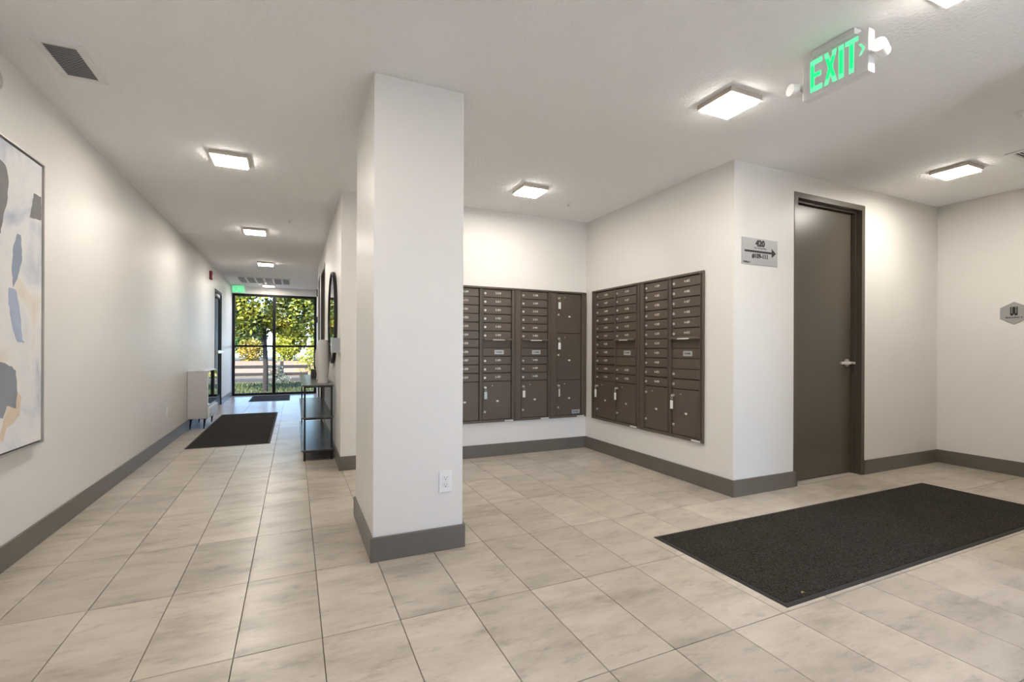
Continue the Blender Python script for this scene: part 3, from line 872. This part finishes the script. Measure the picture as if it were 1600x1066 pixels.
ST = [
 (tan_s, [(3.366,.923),(3.411,.885),(3.393,.785),(3.269,.736),(3.229,.678),(3.20,.70),(3.268,.834)], 0.0004),
 (lgrey_s, [(3.10,1.06),(3.226,1.075),(3.315,1.05),(3.352,1.025),(3.366,.923),(3.354,.83),(3.268,.85),(3.228,.79),(3.10,.84)], 0.0008),
 (grey_s, [(3.05,2.04),(3.202,2.077),(3.248,2.068),(3.278,1.99),(3.261,1.888),(3.232,1.816),(3.204,1.713),(3.06,1.74)], 0.0006),
 (grey_s, [(3.533,2.007),(3.620,2.017),(3.622,1.88),(3.492,1.864)], 0.0006),
 (blue_s, [(3.366,1.749),(3.398,1.746),(3.412,1.622),(3.374,1.531),(3.324,1.458),(3.311,1.555),(3.323,1.673)], 0.0006),
 (blue2_s, [(3.282,1.453),(3.349,1.45),(3.388,1.363),(3.416,1.194),(3.436,1.173),(3.364,1.176),(3.326,1.242),(3.282,1.371)], 0.0009),
 (blue2_s, [(2.62,1.0),(2.78,1.15),(2.84,1.5),(2.74,1.62),(2.66,1.3)], 0.0006),
 (tan_s, [(2.7,1.8),(2.9,1.9),(2.95,2.1),(2.72,2.08)], 0.0006),
]
for m_, pts, th_ in ST:
    # roughen the outline
    out = []
    for i in range(len(pts)):
        p, q = Vector(pts[i]), Vector(pts[(i+1) % len(pts)])
        n = max(2, int((q-p).length / 0.02))
        for s in range(n):
            out.append(p.lerp(q, s/n) + Vector((R.uniform(-.004, .004), R.uniform(-.004, .004))))
    bm = bmesh.new()
    vs_ = [bm.verts.new((p.x, p.y, 0.0341 + th_)) for p in out]
    f = bm.faces.new(vs_)
    bmesh.ops.triangulate(bm, faces=[f])
    bmesh.ops.recalc_face_normals(bm, faces=bm.faces)
    if bm.faces and sum(fc.normal.z for fc in bm.faces) < 0: bmesh.ops.reverse_faces(bm, faces=bm.faces)
    g = bmesh.ops.extrude_face_region(bm, geom=bm.faces[:])
    for v in g['geom']:
        if isinstance(v, bmesh.types.BMVert): v.co.z -= th_
    me = bpy.data.meshes.new('brush_stroke'); bm.to_mesh(me); bm.free()
    link('brush_stroke', me, m_, pt)

# wall sensor above the painting
o = thing('wall_sensor', 'small white dome sensor on the wall above the painting', 'sensor', basis((XL, 3.13, 2.45), (0,1,0), (0,0,1), (1,0,0)))
B().lathe([(0, 0), (0.075, 0), (0.075, 0.012), (0.066, 0.035), (0.045, 0.055), (0.02, 0.064), (0, 0.066)]).obj('dome', paint('grey dome', (0.42, 0.42, 0.41), 0.4), o, smooth=True)
B().lathe([(0.0755, 0), (0.082, 0), (0.082, 0.006), (0.0755, 0.006), (0.0755, 0)]).obj('trim_ring', M['white'], o)

# ------------------------------------------------------------------ floor mats
def mat_(x0, x1, y0, y1, label):
    o = thing('floor_mat', label, 'mat', T((x0+x1)/2, (y0+y1)/2, 0))
    a, c, e = (x1-x0)/2, (y1-y0)/2, 0.022
    b = B()
    # bevelled rubber border
    pr = [(0, 0.0), (0, 0.003), (e*.6, 0.006), (e, 0.006), (e, 0.0)]
    for (p0, p1, nrm) in (((-a, -c), (a, -c), (0, 1)), ((a, -c), (a, c), (-1, 0)), ((a, c), (-a, c), (0, -1)), ((-a, c), (-a, -c), (1, 0))):
        d = (Vector(p1) - Vector(p0)).normalized(); nv = Vector(nrm)
        s0 = [Vector(p0) + nv*q + d*q for q, z in pr]; s1 = [Vector(p1) + nv*q - d*q for q, z in pr]
        A_ = [b.bm.verts.new((v.x, v.y, z)) for v, (q, z) in zip(s0, pr)]
        B_ = [b.bm.verts.new((v.x, v.y, z)) for v, (q, z) in zip(s1, pr)]
        for i in range(5): b.bm.faces.new((A_[i], A_[(i+1) % 5], B_[(i+1) % 5], B_[i]))
    b.obj('rubber_border', M['rubber'], o)
    B().box(-a+e, a-e, -c+e, c-e, 0.0, 0.009).obj('carpet_pile', M['carpet'], o, bevel=0.002)
mat_(2.005, 4.965, 1.425, 2.295, 'large charcoal floor mat in front of the taupe door')
mat_(-1.135, -0.265, 6.45, 9.52, 'long charcoal floor mat beside the white cabinet in the corridor')
mat_(-0.90, -0.09, 11.62, 12.95, 'short charcoal floor mat under the corridor window')
o = B().poly([(0,0,0),(0.012,0.004,0.002),(0.020,0.0,0.001),(0.016,0.010,0.003),(0.006,0.012,0.001)], (0, 0, 0.0015)).obj('dry_leaf', paint('dry leaf', (0.28, 0.20, 0.07), 0.7), None, T(2.17, 1.468, 0.0095))
tag(o, 'tiny dry leaf lying on the edge of the large charcoal mat', 'leaf')

# ------------------------------------------------------------------ console table and what stands on it
ct = thing('console_table', 'slim black console table with three dark shelves below the mirror', 'console table', T(0.22, 6.32, 0))
cx0, cx1, cy0, cy1 = 0.066-.22, 0.372-.22, 5.262-6.32, 7.40-6.32
for z in (0.775, 0.447, 0.115):
    s_ = B().box(cx0, cx1, cy0, cy1, z - 0.014, z).obj('shelf', M['slate'], ct, bevel=0.002)
    b = B()
    b.box(cx0+.018, cx1-.008, cy0+.012, cy0+.026, z-.026, z-.0142).box(cx0+.018, cx1-.008, cy1-.026, cy1-.012, z-.026, z-.0142)
    b.box(cx0+.018, cx0+.032, cy0+.026, cy1-.026, z-.026, z-.0142).box(cx1-.022, cx1-.008, cy0+.026, cy1-.026, z-.026, z-.0142)
    b.obj('shelf_rail', M['black'], s_)
for lx_ in (cx0+.031, cx1-.019):
    for ly_ in (cy0+.030, cy1-.030):
        B().box(lx_-.009, lx_+.009, ly_-.009, ly_+.009, 0.0, 0.761).obj('leg', M['black'], ct)
def vase(x, y, prof, label):
    b = B().lathe(prof, 32)
    o = b.obj('vase', M['vase'], None, T(x, y, 0.775), smooth=True)
    tag(o, label, 'vase')
vase(0.288, 5.60, [(0, 0), (0.060, 0), (0.062, 0.006), (0.050, 0.045), (0.049, 0.065), (0.058, 0.14), (0.062, 0.24), (0.062, 0.36), (0.058, 0.43), (0.048, 0.465), (0.040, 0.470), (0.036, 0.462), (0.036, 0.30), (0, 0.30)],
     'tall matte white vase standing at the front of the console table')
vase(0.287, 6.25, [(0, 0), (0.045, 0), (0.047, 0.006), (0.040, 0.06), (0.050, 0.13), (0.060, 0.18), (0.060, 0.30), (0.052, 0.36), (0.040, 0.37), (0.034, 0.36), (0.034, 0.2), (0, 0.2)],
     'shorter matte white vase standing behind the tall vase')
o = thing('stacked_box', 'small dark box on the console table behind the vases', 'box', T(0.235, 6.55, 0.775))
B().box(-0.045, 0.055, -0.08, 0.08, 0, 0.085).obj('box_body', paint('dark box', (0.05, 0.045, 0.05), 0.5), o, bevel=0.003)
B().box(-0.048, 0.058, -0.083, 0.083, 0.085, 0.112).obj('lid', paint('dark box lid', (0.075, 0.068, 0.072), 0.5), o, bevel=0.003)

# mirror
mr = thing('round_mirror', 'round black-framed mirror above the console table', 'mirror', basis((HX, 5.63, 1.49), (0,-1,0), (0,0,1), (-1,0,0)))
B().lathe([(0.495, 0), (0.505, 0), (0.505, 0.034), (0.490, 0.034), (0.490, 0.022), (0.488, 0.0), (0.495, 0)], 64).obj('frame', M['black'], mr, smooth=True)
B().lathe([(0, 0.001), (0.489, 0.001), (0.489, 0.022), (0, 0.022)], 64).obj('mirror_glass', M['mirror'], mr)

# thermostat with clear guard on the corridor wall end
th_ = thing('thermostat', 'white thermostat in a clear guard box at the corridor wall end', 'thermostat', face_left(HX, 4.905, 1.18))
B().box(-0.05, 0.05, -0.045, 0.045, 0, 0.028).obj('thermostat_body', M['white'], th_, bevel=0.005)
B().box(-0.03, 0.03, -0.005, 0.03, 0.028, 0.0295).obj('screen', paint('lcd grey', (0.22, 0.27, 0.26), 0.2), th_)
b = B()
b.box(-0.078, 0.078, -0.07, 0.07, 0.071, 0.074).box(-0.078, 0.078, 0.067, 0.07, 0, 0.071).box(-0.078, 0.078, -0.07, -0.067, 0, 0.071).box(-0.078, -0.075, -0.067, 0.067, 0, 0.071).box(0.075, 0.078, -0.067, 0.067, 0, 0.071)
b.obj('guard', M['clear'], th_)

# ------------------------------------------------------------------ white cabinet
cb = thing('white_cabinet', 'white wall cabinet with mirrored front on thin black legs in the corridor', 'cabinet', T(XL + 0.125, 8.35, 0))
c0, c1, k0, k1 = -0.121, 0.115, -0.42, 0.40
B().box(c0, c1, k0, k1, 0.150, 0.825).obj('body', M['lightpanel'], cb, bevel=0.004)
B().box(c1 + .0005, c1 + 0.014, k0 + 0.004, k1, 0.345, 0.821).obj('mirror_door', M['mirror'], cb, bevel=0.001)
B().box(c1 + .0005, c1 + 0.030, k0 + 0.02, k1, 0.155, 0.30).obj('drawer', M['whitemetal'], cb, bevel=0.002)
for a in (c0 + .035, c1 - .035):
    for y in (k0 + .06, k1 - .06):
        B().cyl((a, y, 0.150), (a - 0.012, y - 0.012, 0.0), 0.017, 0.007, seg=12).box(a-.03, a+.03, y-.03, y+.03, 0.140, 0.150).obj('leg', M['black'], cb)

# fire strobe, wall speaker, reader
o = thing('fire_alarm_strobe', 'red fire alarm strobe high on the wall before the exit door', 'fire alarm', face_right(XL, 9.85, 2.43))
B().box(-0.055, 0.055, -0.075, 0.075, 0, 0.04).obj('alarm_body', M['red'], o, bevel=0.006)
B().box(-0.022, 0.022, -0.05, 0.0, 0.04, 0.065).obj('strobe_lens', M['white'], o, bevel=0.005)
o = thing('wall_speaker', 'small dark speaker box high on the wall by the window', 'speaker', face_left(HX2, 12.2, 2.46))
B().box(-0.07, 0.07, -0.085, 0.085, 0, 0.035).obj('speaker_case', M['doorp'], o, bevel=0.004)
B().box(-0.055, 0.055, -0.07, 0.07, 0.035, 0.038).obj('speaker_grille', M['dark'], o)
o = thing('card_reader', 'small black card reader on the wall beside the window frame', 'card reader', face_left(HX2, 12.6, 1.85))
B().box(-0.045, 0.045, -0.075, 0.075, 0, 0.03).obj('reader_case', M['black'], o, bevel=0.005)
B().box(-0.01, 0.01, 0.04, 0.05, 0.03, 0.031).obj('indicator', M['white'], o)

# ------------------------------------------------------------------ outdoors
GZ = -0.35
struct(B().box(-60, 60, WY + 0.13, 90, GZ - 0.1, GZ).obj('ground', paint('dry lawn', (0.055, 0.05, 0.02), 0.9, var=0.35, vscale=1.2)), 'lawn outside the corridor window', 'ground')
struct(B().box(-60, 60, -60, BACK - 0.16, -0.15, -0.03).obj('pavement', paint('entrance paving', (0.72, 0.72, 0.71), 0.9, var=0.1)), 'unseen paving outside the glazed entrance, paled to bounce sunlight', 'pavement')  # unseen paving, made pale to bounce sunlight up onto the lobby ceiling
struct(B().box(-60, 60, WY + 0.12, 17.0, GZ - 0.02, GZ + 0.06).obj('walkway', paint('pale concrete', (0.09, 0.082, 0.076), 0.9, var=0.15, vscale=6)), 'pale concrete walkway outside the corridor window', 'pavement')
struct(B().box(-60, 60, 28.5, 62, GZ - 0.02, GZ + 0.02).obj('gravel_road', paint('tan gravel', (0.16, 0.088, 0.045), 0.95, var=0.15, vscale=2)), 'tan gravel road beyond the timber fence', 'road')
struct(B().box(-40, 1.2, 24.0, 24.4, GZ, GZ + 0.14).obj('kerb', paint('kerb grey', (0.035, 0.032, 0.032), 0.9)), 'low grey kerb in front of the timber fence', 'kerb')

fence = thing('timber_fence', 'dark timber post and rail fence beyond the lawn', 'fence', T(0, 26, GZ))
fm = paint('weathered dark timber', (0.010, 0.0065, 0.0055), 0.8, var=0.3, vscale=6)
for px in (-9.3, -6.5, -3.55, -0.56, ):
    B().box(px - 0.075, px + 0.075, -0.075, 0.075, 0, 0.86).obj('post', fm, fence)
for z in (0.60, 0.24):
    for a, c in ((-9.3, -6.5), (-6.5, -3.55), (-3.55, -0.56), (-0.56, 0.62)):
        B().box(a + .002, c - .002, -0.125, -0.0755, z - 0.075, z + 0.075).obj('rail', fm, fence)

def leaves(n, ellipsoids, size, seed, hollow=0.55):
    """n leaf quads scattered over a set of ellipsoids (cx,cy,cz,rx,ry,rz)"""
    r = random.Random(seed)
    vs_, fs = [], []
    wts = [e[3]*e[5] for e in ellipsoids]
    for i in range(n):
        e = r.choices(ellipsoids, wts)[0]
        while True:
            d = Vector((r.gauss(0,1), r.gauss(0,1), r.gauss(0,1)))
            if d.length > 1e-3: break
        d.normalize(); d *= hollow + (1-hollow) * r.random() ** 0.7
        p = Vector((e[0] + d.x*e[3], e[1] + d.y*e[4], e[2] + d.z*e[5]))
        nrm = Vector((r.gauss(0,1), r.gauss(0,1) - .4, r.gauss(0,1) + .5)).normalized()
        u = nrm.orthogonal().normalized(); u.rotate(Matrix.Rotation(r.uniform(0, 6.28), 3, nrm)); w = nrm.cross(u)
        s = size * r.uniform(.6, 1.3)
        k = len(vs_)
        vs_ += [p - u*s, p - w*s*.55 + nrm*s*.12, p + u*s, p + w*s*.55 + nrm*s*.12]
        fs.append((k, k+1, k+2, k+3))
    me = bpy.data.meshes.new('foliage')
    me.from_pydata(vs_, [], fs)
    return me
LG = leaf_mat('maple leaves', [(0.015, 0.030, 0.005), (0.07, 0.10, 0.012), (0.28, 0.27, 0.022), (0.50, 0.36, 0.04)])
LY = leaf_mat('yellow shrub leaves', [(0.08, 0.11, 0.01), (0.24, 0.24, 0.015), (0.36, 0.32, 0.025)])
LD = leaf_mat('dark leaves', [(0.02, 0.05, 0.012), (0.06, 0.12, 0.02), (0.16, 0.20, 0.03)])
LP = leaf_mat('pale shrub leaves', [(0.04, 0.06, 0.035), (0.09, 0.11, 0.07), (0.16, 0.17, 0.14)])
LO = leaf_mat('autumn leaves', [(0.10, 0.12, 0.02), (0.30, 0.22, 0.03), (0.42, 0.26, 0.04)])
bark = paint('bark', (0.010, 0.007, 0.006), 0.9, bump=0.8, bscale=25, dist=0.02, var=0.3, vscale=10)
def limb(b, pts, r0, r1):
    n = len(pts) - 1
    for i in range(n):
        a, c = r0 + (r1-r0)*i/n, r0 + (r1-r0)*(i+1)/n
        b.cyl(pts[i], pts[i+1], a, c, seg=9)
def tree(x, y, label, crowns, lm, n, size, trunk_r, trunk_h, seed, group=None):
    o = thing('tree', label, 'tree', T(x, y, GZ), group)
    r = random.Random(seed)
    b = B(); limb(b, [(0, 0, 0), (0.02, 0, trunk_h*.4), (-0.03, 0.02, trunk_h), (0.03, 0, trunk_h*1.6)], trunk_r*1.15, trunk_r*.6)
    b.obj('trunk', bark, o, smooth=True)
    for i in range(9):
        t = r.uniform(0, 6.28); zz = trunk_h * r.uniform(.75, 1.5)
        L = r.uniform(.8, 1.9) * crowns[0][3] / 2.2
        b = B(); limb(b, [(0, 0, zz), (math.cos(t)*L*.5, math.sin(t)*L*.5, zz + L*.35), (math.cos(t)*L, math.sin(t)*L, zz + L*.8)], trunk_r*.45, trunk_r*.12)
        b.obj('branch', bark, o)
    f = link('foliage', leaves(n, crowns, size, seed), lm, o); f['kind'] = 'stuff'
tree(-0.92, 18.5, 'young maple tree with yellow-green leaves close outside the window',
     [(0, 0, 3.3, 2.0, 1.5, 1.3), (-1.4, 0.2, 2.7, 1.0, 1.0, 0.8), (1.1, -0.2, 2.65, 1.1, 1.0, 0.8), (0.2, 0, 4.4, 1.5, 1.3, 1.0), (-.7, -.4, 3.9, 1.1, 1, .8), (1.5, 0, 3.5, .9, .9, .7), (-0.5, -.3, 2.25, .7, .7, .45)],
     LG, 17000, 0.080, 0.085, 2.0, 3)
BG = [
 (-9.4, 66, LO, 'orange tinted tree beyond the gravel road', 2.4, 6.5),
 (-5.0, 66, LD, 'dark green tree beyond the gravel road behind the maple trunk', 2.0, 6.0),
 (-0.4, 66, LY, 'yellow tree beyond the gravel road', 2.0, 5.0),
 (3.8, 66, LD, 'dark green tree beyond the gravel road by the yellow tree', 2.0, 5.5),
]
for i, (x, y, lm, lb, rr, hh) in enumerate(BG):
    tree(x, y, lb, [(0, 0, hh*.55, rr, 2.0, hh*.42), (rr*.3, 0, hh*.8, rr*.6, 2, hh*.25), (-rr*.35, 0, hh*.4, rr*.6, 2, hh*.3)], lm, 2600, 0.24, 0.2, hh*.35, 20 + i, 'trees beyond the gravel road')
def shrub(x, y, rx, rz, lm, n, size, label, seed):
    o = thing('shrub', label, 'shrub', T(x, y, GZ))
    f = link('foliage', leaves(n, [(0, 0, rz*.8, rx, rx*.7, rz), (rx*.4, 0, rz*.6, rx*.6, rx*.5, rz*.7)], size, seed, .3), lm, o); f['kind'] = 'stuff'
    b = B()
    r = random.Random(seed)
    for i in range(5):
        t = r.uniform(0, 6.28)
        limb(b, [(0, 0, 0), (math.cos(t)*rx*.25, math.sin(t)*rx*.2, rz*.5), (math.cos(t)*rx*.5, math.sin(t)*rx*.4, rz*1.1)], .02, .006)
    b.obj('stems', bark, o)
shrub(0.95, 27.5, 1.0, 0.95, LY, 900, 0.08, 'bright yellow shrub at the end of the timber fence', 41)
shrub(1.9, 25.0, 0.9, 0.6, LD, 700, 0.08, 'dark green shrub past the end of the timber fence', 42)
shrub(-0.75, 25.2, 0.35, 0.55, LP, 380, 0.05, 'pale grey shrub in front of the fence post', 43)
shrub(-0.45, 23.4, 0.35, 0.18, LP, 200, 0.04, 'low pale flowering shrub at the kerb', 44)
shrub(-7.3, 62.8, 0.75, 1.2, LP, 700, 0.16, 'pale grassy shrub along the far road edge', 45)
shrub(-1.2, 62.8, 1.7, 1.5, LY, 700, 0.16, 'yellow shrub along the far road edge', 46)
shrub(2.4, 62.8, 1.6, 1.6, LY, 700, 0.16, 'yellow-green shrub along the far road edge by the fence end', 47)
HEDGE = [(-9.6, LY, 'yellow'), (-4.7, LO, 'orange tinted'), (5.6, LY, 'lime yellow')]
for i, (x, lm, nm) in enumerate(HEDGE):
    shrub(x, 63.0, 1.45, 1.5, lm, 900, 0.17, nm + ' hedge shrub beyond the gravel road, in a row of shrubs', 60 + i)
# grass tufts
r = random.Random(5)
vs_, fs = [], []
for i in range(5200):
    x, y = r.uniform(-3.2, 2.4), 17.05 + 5.6 * r.random()
    if (x + 0.92)**2 + (y - 18.5)**2 < 0.04: continue
    h = r.uniform(.05, .15); a = r.uniform(0, 6.28); dx, dy = math.cos(a)*.018, math.sin(a)*.018
    k = len(vs_)
    vs_ += [(x-dx, y-dy, GZ), (x+dx, y+dy, GZ), (x + r.uniform(-.05, .05), y + r.uniform(-.05, .05), GZ + h)]
    fs.append((k, k+1, k+2))
me = bpy.data.meshes.new('grass'); me.from_pydata(vs_, [], fs)
g = link('grass', me, leaf_mat('lawn grass', [(0.022, 0.038, 0.007), (0.05, 0.065, 0.013), (0.13, 0.12, 0.035)]))
tag(g, 'short lawn grass around the maple tree', 'grass', kind='stuff')
